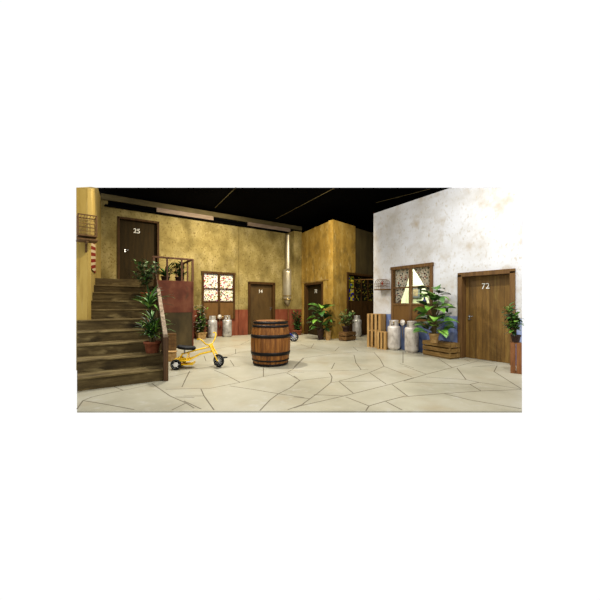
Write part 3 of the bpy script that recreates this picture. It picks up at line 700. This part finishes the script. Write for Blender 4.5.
for s in (-1, 1):
    m_ = MB(); m_.tube([T((0, s * .055, FWR)), T((0.06, s * .06, FWR + s * .05)), T((0.06, s * .10, FWR + s * .05))], .008, 6)
    m_.box(-.035, .035, -.04, .04, -.011, .011, M=Mt @ Matrix.Translation((.06, s * .12, FWR + s * .05))); m_.build('pedal', M['tyre'], tc_)
# wheel behind the barrel: only a small cycle's wheel and fork are built
wx, wy = gp(293.8, 341.6)
bw = empty('toy_wheel', (wx, wy, 0), R(-YAW + 4), 'small spoked toy wheel with blue fork half hidden behind the barrel', 'toy')
wheel_parts(bw, (0, 0, .165), .165, .05, 0, M['rim_grey'], 10)
m_ = MB(); m_.tube([(0, -.035, .165), (-.1, -.035, .26), (-.2, -.02, .31)], .014, 8); m_.tube([(0, .035, .165), (-.1, .035, .26), (-.2, .02, .31)], .014, 8); m_.tube([(0, -.045, .165), (0, .045, .165)], .02, 8)
m_.tube([(-.2, 0, .31), (-.34, 0, .30), (-.42, 0, .013)], .014, 8)
m_.build('fork', M['blue_rim'], bw)

# ------------------------------------------------------------------ gas cylinders
def gas_proto(mat):
    g = empty('gas_cylinder', (0, 0, 0))
    m = MB(); m.lathe([(.135, .02), (.15, .035), (.17, .06), (.178, .10), (.178, .625), (.172, .655), (.15, .675), (.07, .685), (.04, .70)], 32); m.build('tank', mat, g)
    m = MB(); m.lathe([(.13, 0), (.138, 0), (.138, .05), (.13, .05)], 28); m.build('foot_ring', mat, g)
    m = MB(); nseg = 28; vs = []; fs = []
    for k in range(nseg + 1):
        a = R(25) + R(310) * k / nseg
        for r, z in ((.128, .668), (.124, .825), (.132, .84), (.116, .84), (.116, .668)): vs.append((r * math.cos(a), r * math.sin(a), z))
    for k in range(nseg):
        for j in range(4): fs.append((k * 5 + j, (k + 1) * 5 + j, (k + 1) * 5 + j + 1, k * 5 + j + 1))
    m.add(vs, fs, 0, True); m.build('collar', mat, g)
    m = MB(); m.tube([(0, 0, .69), (0, 0, .77)], .022, 10); m.lathe([(.03, .76), (.038, .77), (.038, .80), (.02, .805)], 12); m.build('valve', M['brass'], g)
    return g
def put(o, loc, rz, label, cat, group=None):
    o.location = loc; o.rotation_euler = (0, 0, rz); return tag(o, label, cat, group)
g1 = gas_proto(M['silver_worn']); x, y = at(394.0, 8.98)
GG = 'gas cylinders standing against the walls'
put(g1, (x, y, 0), R(200), 'dusty silver gas cylinder under the white wall window, next to upright crates', 'gas cylinder', GG)
g2 = copy_tree(g1); x2, y2 = at(411.6, 8.48); put(g2, (x2, y2, 0), R(160), 'stained silver gas cylinder under the white wall window, beside leafy plant', 'gas cylinder', GG)
g3 = gas_proto(M['silver']); xa = A.s_at(212.3, -.3) ; p = A.pt(xa, -.32); put(g3, p, R(190), 'silver gas cylinder beside the white flowered plant on the ochre wall side', 'gas cylinder', GG)
g4 = copy_tree(g3); p4 = A.pt(A.s_at(227.2, -.32), -.32); put(g4, p4, R(240), 'silver gas cylinder standing near door fourteen, away from the flowers', 'gas cylinder', GG)
g5 = copy_tree(g3); x5, y5 = gp(357.0, 336.6); put(g5, (x5, y5, 0), R(100), 'dim gas cylinder in the dark passage before the stained glass door', 'gas cylinder', GG)
def regulator(pa, pb, wallpt, label):
    """round regulator hung between two cylinders with its hoses"""
    a = Vector(pa) + Vector((0, 0, .78)); b = Vector(pb) + Vector((0, 0, .78)); c = Vector(wallpt)
    dv = (b - a).normalized(); nv = Vector((-dv.y, dv.x, 0)); nv = nv if nv.dot(Vector((FX, FY, 0))) < 0 else -nv
    g = empty('gas_regulator', tuple(c), 0, label, 'gas regulator', 'gas regulators between cylinder pairs')
    m = MB(); q = Matrix.Translation((0, 0, 0)) @ nv.to_track_quat('Z', 'Y').to_matrix().to_4x4()
    m.lathe([(.0, -.03), (.05, -.03), (.085, -.012), (.085, .012), (.06, .03), (.025, .035), (.02, .05), (0, .05)], 24, M=q); m.build('body', M['silver_worn'], g)
    for e in (a, b):
        e2 = e - c; m = MB(); d2 = (e2.normalized()) * .08
        m.tube([d2, e2 * .5 + Vector((0, 0, .03)), e2 + Vector((0, 0, .02))], .009, 8); m.build('hose', M['brass'], g)
    m = MB(); m.tube([(0, 0, -.07), (0, 0, -.30), tuple(-nv * .02 + Vector((0, 0, -.42)))], .008, 8); m.build('pipe', M['brass'], g)
cx_, cy_ = at(402.6, 8.85)
regulator((x, y, 0), (x2, y2, 0), (cx_, cy_, .775), 'round gas regulator between the two cylinders at the white wall')
pm = A.pt(A.s_at(219.6, -.30), -.30, .80); regulator(p, p4, pm, 'round gas regulator between the two cylinders at the ochre wall')

# ------------------------------------------------------------------ water heater
sh = A.s_at(288.0, -.25); dh = Vector(A.pt(sh, -.25)[:2]); dep = dh.x * FX + dh.y * FY
def zh(py): return EYE + (304 - py) * dep / F
wh = empty('water_heater', A.pt(sh, -.27, 0), 0, 'tall polished metal water heater with flue pipe on the ochre wall', 'water heater')
m_ = MB(); m_.lathe([(.02, zh(306)), (.10, zh(304.5)), (.19, zh(301)), (.24, zh(297)), (.245, zh(273)), (.235, zh(270)), (.13, zh(269))], 32); m_.build('tank', M['steel'], wh)
m_ = MB(); m_.lathe([(.125, zh(269.2)), (.125, zh(235.4))], 24); m_.build('flue', M['steel'], wh)
for yy in (296, 299.5):
    m_ = MB(); m_.lathe([(.243, zh(yy + .5)), (.252, zh(yy + .5)), (.252, zh(yy - .5)), (.243, zh(yy - .5))], 32); m_.build('band', M['brass'], wh)
m_ = MB(); m_.tube([(0, 0, zh(305.5)), (0, 0, .55), (0, .2, .5)], .018, 8); m_.build('pipe', M['brass'], wh)
for zz_ in (zh(290), zh(278)):
    m_ = MB(); m_.box(-.05, .05, .2, .265, zz_, zz_ + .08); m_.build('bracket', M['black'], wh)

# ------------------------------------------------------------------ crates
def slat_crate(name, wdt, dep, h, n_slats, mat, vertical=True, gap=.25, th=.014):
    """open crate; vertical: stood on end with slats running up; else lying with boards along its sides"""
    g = empty(name, (0, 0, 0))
    if vertical:
        for z in (0.0, h / 2 - th / 2, h - th) if h > .6 else (0.0, h - th):
            m = MB(); m.box(-wdt / 2 + th, wdt / 2 - th, -dep / 2 + th, dep / 2 - th, z, z + th + .004); m.build('end_board', mat, g)
        pitch = wdt / n_slats; sw = pitch * (1 - gap)
        for k in range(n_slats):
            x = -wdt / 2 + pitch * k + (pitch - sw) * k / max(1, n_slats - 1)
            m = MB(); m.box(x, x + sw, -dep / 2, -dep / 2 + th, 0, h); m.build('slat', mat, g, bevel=.002)
            m = MB(); m.box(x + (0 if k else th + .002), x + pitch * .97 - (th + .002 if k == n_slats - 1 else 0), dep / 2 - th, dep / 2, 0, h); m.build('back_slat', M['crate_dark'], g)  # darker wood on the back slats paints in the shade inside the crate
        for s in (-1, 1):
            nn = max(2, n_slats - 1); pt = dep / nn
            for k in range(nn):
                y = -dep / 2 + pt * k + (.016 if k == 0 else 0)
                m = MB(); a = s * wdt / 2; m.box(min(a, a - s * th), max(a, a - s * th), y, -dep / 2 + pt * (k + .8), 0, h); m.build('slat', mat, g)
    else:
        for sx in (-1, 1):
            for sy in (-1, 1):
                m = MB(); a = sx * (wdt / 2 - th); b = sy * (dep / 2 - th); m.box(min(a, a - sx * .035), max(a, a - sx * .035), min(b, b - sy * .035), max(b, b - sy * .035), 0, h); m.build('corner_post', mat, g)
        ph = h / n_slats; bh = ph * (1 - gap)
        for k in range(n_slats):
            z = h - ph * (k + 1) + ph - bh
            for s in (-1, 1):
                m = MB(); a = s * dep / 2; m.box(-wdt / 2, wdt / 2, min(a, a - s * th), max(a, a - s * th), z, z + bh); m.build('slat', mat, g, bevel=.002)
                m = MB(); a = s * wdt / 2; m.box(min(a, a - s * th), max(a, a - s * th), -dep / 2 + th + .001, dep / 2 - th - .001, z, z + bh); m.build('slat', mat, g)
        m = MB(); m.box(-wdt / 2 + th, wdt / 2 - th, -dep / 2 + th, dep / 2 - th, 0.0, .014); m.build('bottom', mat, g)
        m = MB(); q = 5
        for k in range(q): y = -dep / 2 + dep * k / q; m.box(-wdt / 2, wdt / 2, y + .004, y + dep / q * .88, h, h + .012)
        m.build('top_boards', mat, g)
    return g
wz = W.ang
# stacked pair on end beside the passage: lower with upper on top, both pine
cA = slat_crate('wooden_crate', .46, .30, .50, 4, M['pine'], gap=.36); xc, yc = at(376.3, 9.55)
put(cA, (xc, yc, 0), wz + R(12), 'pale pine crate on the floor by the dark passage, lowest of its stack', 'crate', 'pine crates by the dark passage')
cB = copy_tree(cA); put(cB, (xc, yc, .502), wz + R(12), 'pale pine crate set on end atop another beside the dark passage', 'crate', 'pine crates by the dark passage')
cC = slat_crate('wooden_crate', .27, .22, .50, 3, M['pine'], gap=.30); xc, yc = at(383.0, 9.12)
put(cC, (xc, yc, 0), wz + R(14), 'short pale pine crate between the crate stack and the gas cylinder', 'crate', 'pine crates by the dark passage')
cD = slat_crate('wooden_crate', .92, .34, .36, 3, M['pine_h'], vertical=False)
pL = Vector(gp(422.5, 354.5)); pR = Vector(gp(450, 359.6)); cc = (pL + pR) / 2; ang = math.atan2(pR.y - pL.y, pR.x - pL.x); wdD = (pR - pL).length
cD2 = Vector((-math.sin(ang), math.cos(ang)))
cDp = cc + cD2 * .17
for ch in cD.children: ch.scale = (wdD / .92, 1, 1)
put(cD, (cDp.x, cDp.y, 0), ang, 'long low slatted wooden crate carrying the big leafy plant near door 72', 'crate')
# right-hand crate at the edge
pq = gp(517.2, 374.2); xq, yq = at(516.0, 5.98)
cE = slat_crate('wooden_crate', .175, .20, .57, 2, M['crate_red'], gap=.06); put(cE, (xq, yq, 0), R(-68), 'reddish upright crate under a potted plant, right of door 72', 'crate')
cF = slat_crate('wooden_crate', .58, .34, .30, 2, M['crate_dark'], vertical=False); xf, yf = at(347.4, 11.3)
put(cF, (xf, yf, 0), C.ang, 'low dark wooden crate at the ochre corner holding a small potted shrub', 'crate')
# box behind the stair rail and clay block by the tricycle
sb_ = slat_crate('wooden_box', .26, .26, .50, 4, M['crate_dark'], gap=.06); xs, ys = at(171.0, 8.55)
put(sb_, (xs, ys, 0), R(-10), 'upright brown wooden box between the stair rail and landing base', 'box')
m_ = MB(); m_.box(-.10, .10, -.08, .08, 0, .20); m_.box(-.115, .115, -.095, .095, .20, .225)
xs, ys = at(171.5, 7.2)
tag(m_.build('clay_block', M['tan_pot'], loc=(xs, ys, 0), rot=(0, 0, R(-20)), bevel=.008), 'small pale clay block on the floor behind the tricycle wheel', 'block')

# ------------------------------------------------------------------ plants
def pot(parent, r, h, mat, square=False, taper=.74):
    m = MB()
    if square:
        m.prism([(-r * taper, -r * taper), (r * taper, -r * taper), (r * taper, r * taper), (-r * taper, r * taper)], 0, .01)
        vs = [(sx * r * t, sy * r * t, z) for z, t in ((0, taper), (h, 1.0)) for sx, sy in ((-1, -1), (1, -1), (1, 1), (-1, 1))]
        m.add(vs, [(0, 1, 5, 4), (1, 2, 6, 5), (2, 3, 7, 6), (3, 0, 4, 7)])
        m.box(-r * 1.06, r * 1.06, -r * 1.06, -r * .92, h * .86, h); m.box(-r * 1.06, r * 1.06, r * .92, r * 1.06, h * .86, h)
        m.box(-r * 1.06, -r * .92, -r * .92, r * .92, h * .86, h); m.box(r * .92, r * 1.06, -r * .92, r * .92, h * .86, h)
    else:
        m.lathe([(r * taper, 0), (r * (taper + .2 * (1 - taper) * 4 * .2), h * .2), (r * .93, h * .78), (r * 1.04, h * .80), (r * 1.06, h), (r * .93, h), (r * .90, h * .86)], 28)
    p_ = m.build('pot', mat, parent)
    m = MB()
    if square: m.box(-r * .92, r * .92, -r * .92, r * .92, h * .80, h * .88)
    else: m.lathe([(.0, h * .88), (r * .91, h * .87)], 24)
    m.build('soil', M['soil'], p_)
def plant(kind, loc, pr, ph, H, spread, n, potm, leafms, label, seed, square=False, sizes=None, name='potted_plant', stems=1, lo=.15, flowers=None, bias=(0, 0)):
    """H = height of the foliage above the pot rim"""
    rnd = random.Random(seed)
    g = empty(name, loc, 0, label, 'potted plant', 'potted plants around the courtyard')
    pot(g, pr, ph, potm, square)
    z0 = ph * .87; ms = MB(); mf = MB(); nm = len(leafms)
    if kind == 'blade':
        for s in range(stems):
            a0 = rnd.uniform(0, 6.28); bx_, by_ = (0, 0) if stems == 1 else (.4 * pr * math.cos(a0), .4 * pr * math.sin(a0))
            hs_ = H * (.62 if s == 0 else rnd.uniform(.15, .5)) if stems > 1 else H * lo
            ms.tube([(bx_ * .6, by_ * .6, z0), (bx_, by_, z0 + hs_)], [.018, .013], 8)
            for k in range(n // stems):
                a = 2.4 * k + rnd.uniform(-.3, .3); t = rnd.random()
                zz = z0 + hs_ * (.55 + .45 * (k / (n / stems))) if hs_ > .05 else z0 + .02
                L = spread * rnd.uniform(.75, 1.1); pit = R(rnd.uniform(25, 82))
                mf.leaf((bx_, by_, zz), a, pit, L, (sizes or .05) * rnd.uniform(.8, 1.15), rnd.uniform(.6, 1.5), .5, rnd.randrange(nm), 7, 'blade')
    elif kind == 'broad':
        for k in range(n):
            a = 2.4 * k + rnd.uniform(-.4, .4); f = (k + .5) / n
            hz = z0 + H * (lo + (1 - lo) * f * rnd.uniform(.85, 1.0)); rr = spread * (1.0 - .62 * f ** 1.5) * rnd.uniform(.45, .95)
            bs = (.3 * pr * math.cos(a), .3 * pr * math.sin(a)); tip = Vector((rr * math.cos(a) * .6, rr * math.sin(a) * .6, hz))
            ms.tube([(bs[0], bs[1], z0), (bs[0] * 1.4, bs[1] * 1.4, z0 + (hz - z0) * .6), tuple(tip)], [.010, .008, .005], 6)
            sz = (sizes or .2) * rnd.uniform(.75, 1.15)
            mf.leaf(tip, a + rnd.uniform(-.3, .3), R(rnd.uniform(-5, 45)), sz, sz * .62, rnd.uniform(.5, 1.2), .22, rnd.randrange(nm), 7, 'heart', rnd.uniform(-.4, .4))
    else:  # bushy
        nb = max(7, n // 14)
        for b_ in range(nb):
            a = 2.4 * b_ + rnd.uniform(-.3, .3); f = (b_ + .5) / nb
            e = Vector((spread * math.cos(a) * rnd.uniform(.35, 1), spread * math.sin(a) * rnd.uniform(.35, 1), z0 + H * (lo + (1 - lo) * rnd.random() ** .8)))
            if b_ == 0: e = Vector((0, 0, z0 + H))
            e.x += bias[0] * (e.z - z0) / H; e.y += bias[1] * (e.z - z0) / H
            mid = Vector((e.x * .4, e.y * .4, z0 + (e.z - z0) * .6)); ms.tube([(0, 0, z0), mid, e], [.010, .007, .003], 6)
            for k in range(n // nb):
                t = rnd.uniform(.25, 1.0); pp = mid.lerp(e, (t - .4) / .6) if t > .4 else Vector((0, 0, z0)).lerp(mid, t / .4)
                sz = (sizes or .08) * rnd.uniform(.7, 1.2)
                mf.leaf(pp, rnd.uniform(0, 6.28), R(rnd.uniform(-20, 60)), sz, sz * .5, rnd.uniform(.3, 1.1), .2, rnd.randrange(nm), 4, 'ovate')
            if flowers and rnd.random() < .8:
                for q in range(3):
                    c = e + Vector((rnd.uniform(-.05, .05), rnd.uniform(-.05, .05), rnd.uniform(-.02, .05)))
                    for j in range(5): mf.leaf(c, j * 1.257, R(25), .05, .045, .3, .1, nm, 3, 'ovate')
    ms.build('stem', M['bark'], g); mats = [M[l] for l in leafms]
    if flowers: mats.append(M[flowers])
    mf.build('foliage', mats, g)
    return g
def stepz(k): return RISE * k
# on the stairs
x, y = at(152.3, 5.90); plant('blade', (x, y, stepz(2)), .145, .21, .66, .36, 110, M['terracotta'], ['leaf_mid', 'leaf_dark', 'leaf_dark', 'leaf_bright'], 'terracotta potted plant with arching narrow leaves low on the stairs', 3, sizes=.034, stems=5)
x, y = at(149.5, 6.62); plant('blade', (x, y, stepz(4)), .12, .18, .50, .52, 30, M['terracotta'], ['leaf_mid', 'leaf_bright', 'leaf_dark'], 'tall cane plant with long strap leaves fanning over the middle stairs', 14, sizes=.06, lo=.80)
x, y = at(146.5, 7.62); plant('bush', (x, y, stepz(7)), .13, .20, .80, .38, 260, M['terracotta'], ['leaf_dark', 'leaf_mid', 'leaf_pale', 'leaf_dark'], 'leafy pot plant with pale mottled leaves high on the stairs before door 25', 21, sizes=.13, lo=.1)
# on the landing behind the railing
x, y = 2.00, 10.12; plant('blade', (x, y, LAND), .13, .16, .1, .56, 34, M['dark_pot'], ['leaf_dark', 'leaf_mid'], 'spiky dark plant behind the landing railing, nearer the upper door', 31, sizes=.05, lo=.5)
x, y = 2.42, 10.16; plant('bush', (x, y, LAND), .13, .16, .46, .22, 220, M['dark_pot'], ['leaf_dark', 'leaf_dark', 'leaf_mid'], 'bushy dark plant behind the landing railing at its outer corner', 32, sizes=.12, lo=.0)
# by the gas cylinders
x, y = at(201.0, 11.75); plant('bush', (x, y, 0), .165, .25, 1.0, .29, 520, M['tan_pot'], ['leaf_mid', 'leaf_dark', 'leaf_dark', 'leaf_bright'], 'white flowered plant in a square clay pot beside the landing base', 41, square=True, sizes=.12, lo=.0, flowers='petal_white')
x, y = at(297.4, 13.3); plant('bush', (x, y, 0), .19, .20, .80, .24, 380, M['terracotta'], ['leaf_dark', 'leaf_dark', 'leaf_mid'], 'dark leafy bush in a low terracotta pot behind the barrel by the corner', 51, sizes=.12, lo=.0)
x, y = at(320.8, 11.55); plant('broad', (x, y, 0), .13, .40, 1.02, .50, 42, M['dark_pot'], ['leaf_mid', 'leaf_bright', 'leaf_dark', 'leaf_mid'], 'broad leafed plant in a tall dark pot in front of door 71', 61, sizes=.40, lo=.0)
x, y = at(328.2, 11.4); m_ = MB(); m_.lathe([(.085, 0), (.095, .05), (.10, .28), (.112, .30), (.112, .34), (.095, .34), (.09, .30)], 24)
tag(m_.build('clay_pot', M['tan_pot'], loc=(x, y, 0)), 'empty tan clay pot on the floor beside the tall dark plant pot', 'pot')
x, y = at(346.0, 11.3); plant('bush', (x, y, .314), .14, .19, .64, .38, 230, M['dark_pot'], ['leaf_pale', 'leaf_tan', 'leaf_mid', 'leaf_pale'], 'pale leafed shrub in a dark pot on the low corner crate', 71, sizes=.14, lo=.25)
# big plant by the white wall
x, y = at(434.0, 7.60); plant('broad', (x, y, .374), .115, .22, 1.16, .56, 64, M['tan_pot'], ['leaf_bright', 'leaf_mid', 'leaf_bright', 'leaf_dark'], 'big bright green plant in tan pot standing on the long low crate', 84, sizes=.34, lo=.0)
# plant at the right edge
x, y = at(515.8, 5.98); plant('bush', (x, y, .586), .082, .13, .56, .12, 170, M['dark_pot'], ['leaf_mid', 'leaf_bright', 'leaf_dark'], 'small green potted plant on the upright crate right of door 72', 92, sizes=.13, lo=.15, bias=(-.13 * RX, -.13 * RY))

# ------------------------------------------------------------------ bird cages and other hung things
def cage_wood(loc, rz):
    g = empty('bird_cage', loc, rz, 'square wooden bird cage on a bracket shelf at the left wall', 'bird cage')
    m = MB(); m.box(-.155, .155, -.16, .16, 0, .025); m.box(-.165, .165, -.17, .17, -.075, -.045); m.build('tray', M['frame_wood'], g, bevel=.003)
    m = MB()
    for sx in (-1, 1):
        for sy in (-1, 1): m.box(sx * .145 - .01, sx * .145 + .01, sy * .145 - .01, sy * .145 + .01, .0, .40)
    for z in (.39,): m.box(-.155, .155, -.155, -.135, z, z + .02); m.box(-.155, .155, .135, .155, z, z + .02); m.box(-.155, -.135, -.155, .155, z, z + .02); m.box(.135, .155, -.155, .155, z, z + .02)
    m.build('frame', M['frame_wood'], g)
    m = MB()
    for z in (.09, .16, .23, .30): 
        for s in (-1, 1): m.tube([(-.145, s * .145, z), (.145, s * .145, z)], .005, 6); m.tube([(s * .145, -.145, z), (s * .145, .145, z)], .005, 6)
    for k in range(1, 6):
        q = -.145 + .29 * k / 6
        for s in (-1, 1): m.tube([(q, s * .145, .02), (q, s * .145, .40)], .003, 5); m.tube([(s * .145, q, .02), (s * .145, q, .40)], .003, 5)
        m.tube([(q, -.145, .40), (q, .145, .40)], .003, 5)
    m.build('bars', M['pine_h'], g)
    m = MB(); m.box(-.015, .015, -.14, .21, -.11, -.075); m.build('bracket', M['crate_dark'], g)
    m = MB(); m.box(-.015, .015, .17, .21, -.26, -.11); m.build('bracket', M['crate_dark'], g)
    return g
xg, yg = at(86.9, 6.09); cage_wood((xg, yg, EYE + (304 - 236.5) * 6.0 / F), R(4))
# striped woven strip on the left wall
m_ = MB()
s_a, s_b = Lw.s_at(91.2, -.02), Lw.s_at(95.5, -.02)
for i in range(1): m_.box(s_a, s_b, -.022, -.004, Lw.z_at(93.5, 272), Lw.z_at(93.5, 243.5))
tag(m_.build('woven_hanging', stripes('red_cream_diagonal_weave', (150, 44, 26), (232, 206, 160), 2.2, (0, R(7), 0)), loc=Lw.pt(0), rot=(0, 0, Lw.ang)), 'narrow red and cream striped weaving hung below the left wall cage', 'wall hanging')

def cage_arch(fr):
    s0 = fr.s_at(374.6, -.26); s1 = fr.s_at(388.6, -.12); z0 = fr.z_at(381, 289.3, -.12); c = (s0 + s1) / 2; hw = (s1 - s0) / 2
    g = empty('bird_cage', fr.pt(c, -.16, z0), fr.ang, 'small round topped wire bird cage on the white wall near the passage', 'bird cage')
    m = MB(); m.box(-hw, hw, -.13, .155, -.03, 0); m.build('tray', M['frame_wood'], g, bevel=.003)
    m = MB(); r = hw * .88; hh = .16
    def arch(y, rad, tr=.005):
        pts = [(-r, y, 0), (-r, y, hh)] + [(r * math.cos(PI - PI * k / 10), y, hh + r * .75 * math.sin(PI * k / 10)) for k in range(1, 10)] + [(r, y, hh), (r, y, 0)]
        m.tube(pts, tr, 6)
    for y in (-.12, -.04, .04, .12): arch(y, r, .006 if abs(y) > .1 else .004)
    for k in range(1, 9):
        x = -r + 2 * r * k / 9; zt = hh + r * .75 * math.sqrt(max(0, 1 - (x / r) ** 2))
        for y in (-.12, .12): m.tube([(x, y, 0), (x, y, zt)], .003, 5)
    for z in (.08, .16):
        m.tube([(-r, -.12, z), (r, -.12, z)], .006, 5); m.tube([(-r, .12, z), (r, .12, z)], .004, 5)
        for s in (-1, 1): m.tube([(s * r, -.12, z), (s * r, .12, z)], .004, 5)
    m.build('bars', M['frame_wood'], g)
    m = MB(); m.tube([(-r, 0, .11), (r, 0, .11)], .007, 6); m.build('perch', M['frame_wood'], g)
    return g, c, z0
cg, c_, z0_ = cage_arch(W)
bd = MB(); bd.lathe([(.0, -.05), (.018, -.035), (.026, -.005), (.022, .02), (.012, .032), (.017, .045), (.014, .062), (0, .07)], 14)
bd.add([(0, .012, -.03), (.008, .05, -.075), (-.008, .05, -.075)], [(0, 1, 2)]); bd.tube([(0, -.015, .052), (0, -.032, .048)], [.004, .001], 6)
tag(bd.build('toy_bird', plain('red_feathers', (206, 40, 28), .6), loc=W.pt(c_, -.16, z0_ + .168)), 'little red bird perched inside the round topped wire cage', 'bird')
# pole across the passage
pa = Vector(C.pt(C.s_at(356, -.1), -.02, C.z_at(356, 280))); pb = Vector((7.62, 6.93, 2.08))
m_ = MB(); m_.tube([pa, pb], .016, 8)
tag(m_.build('wall_pole', M['crate_dark']), 'thin horizontal pole spanning the dark passage to the white wall', 'pole')
# thin cable along the top of door 71
m_ = MB(); m_.tube([B.pt(.02, -.02, 2.24), B.pt(B.len / 2, -.02, 2.23), B.pt(B.len - .03, -.02, 2.24)], .008, 6)
tag(m_.build('wall_cable', M['tan_pot']), 'thin pale cable running along the ochre wall above door 71', 'cable')
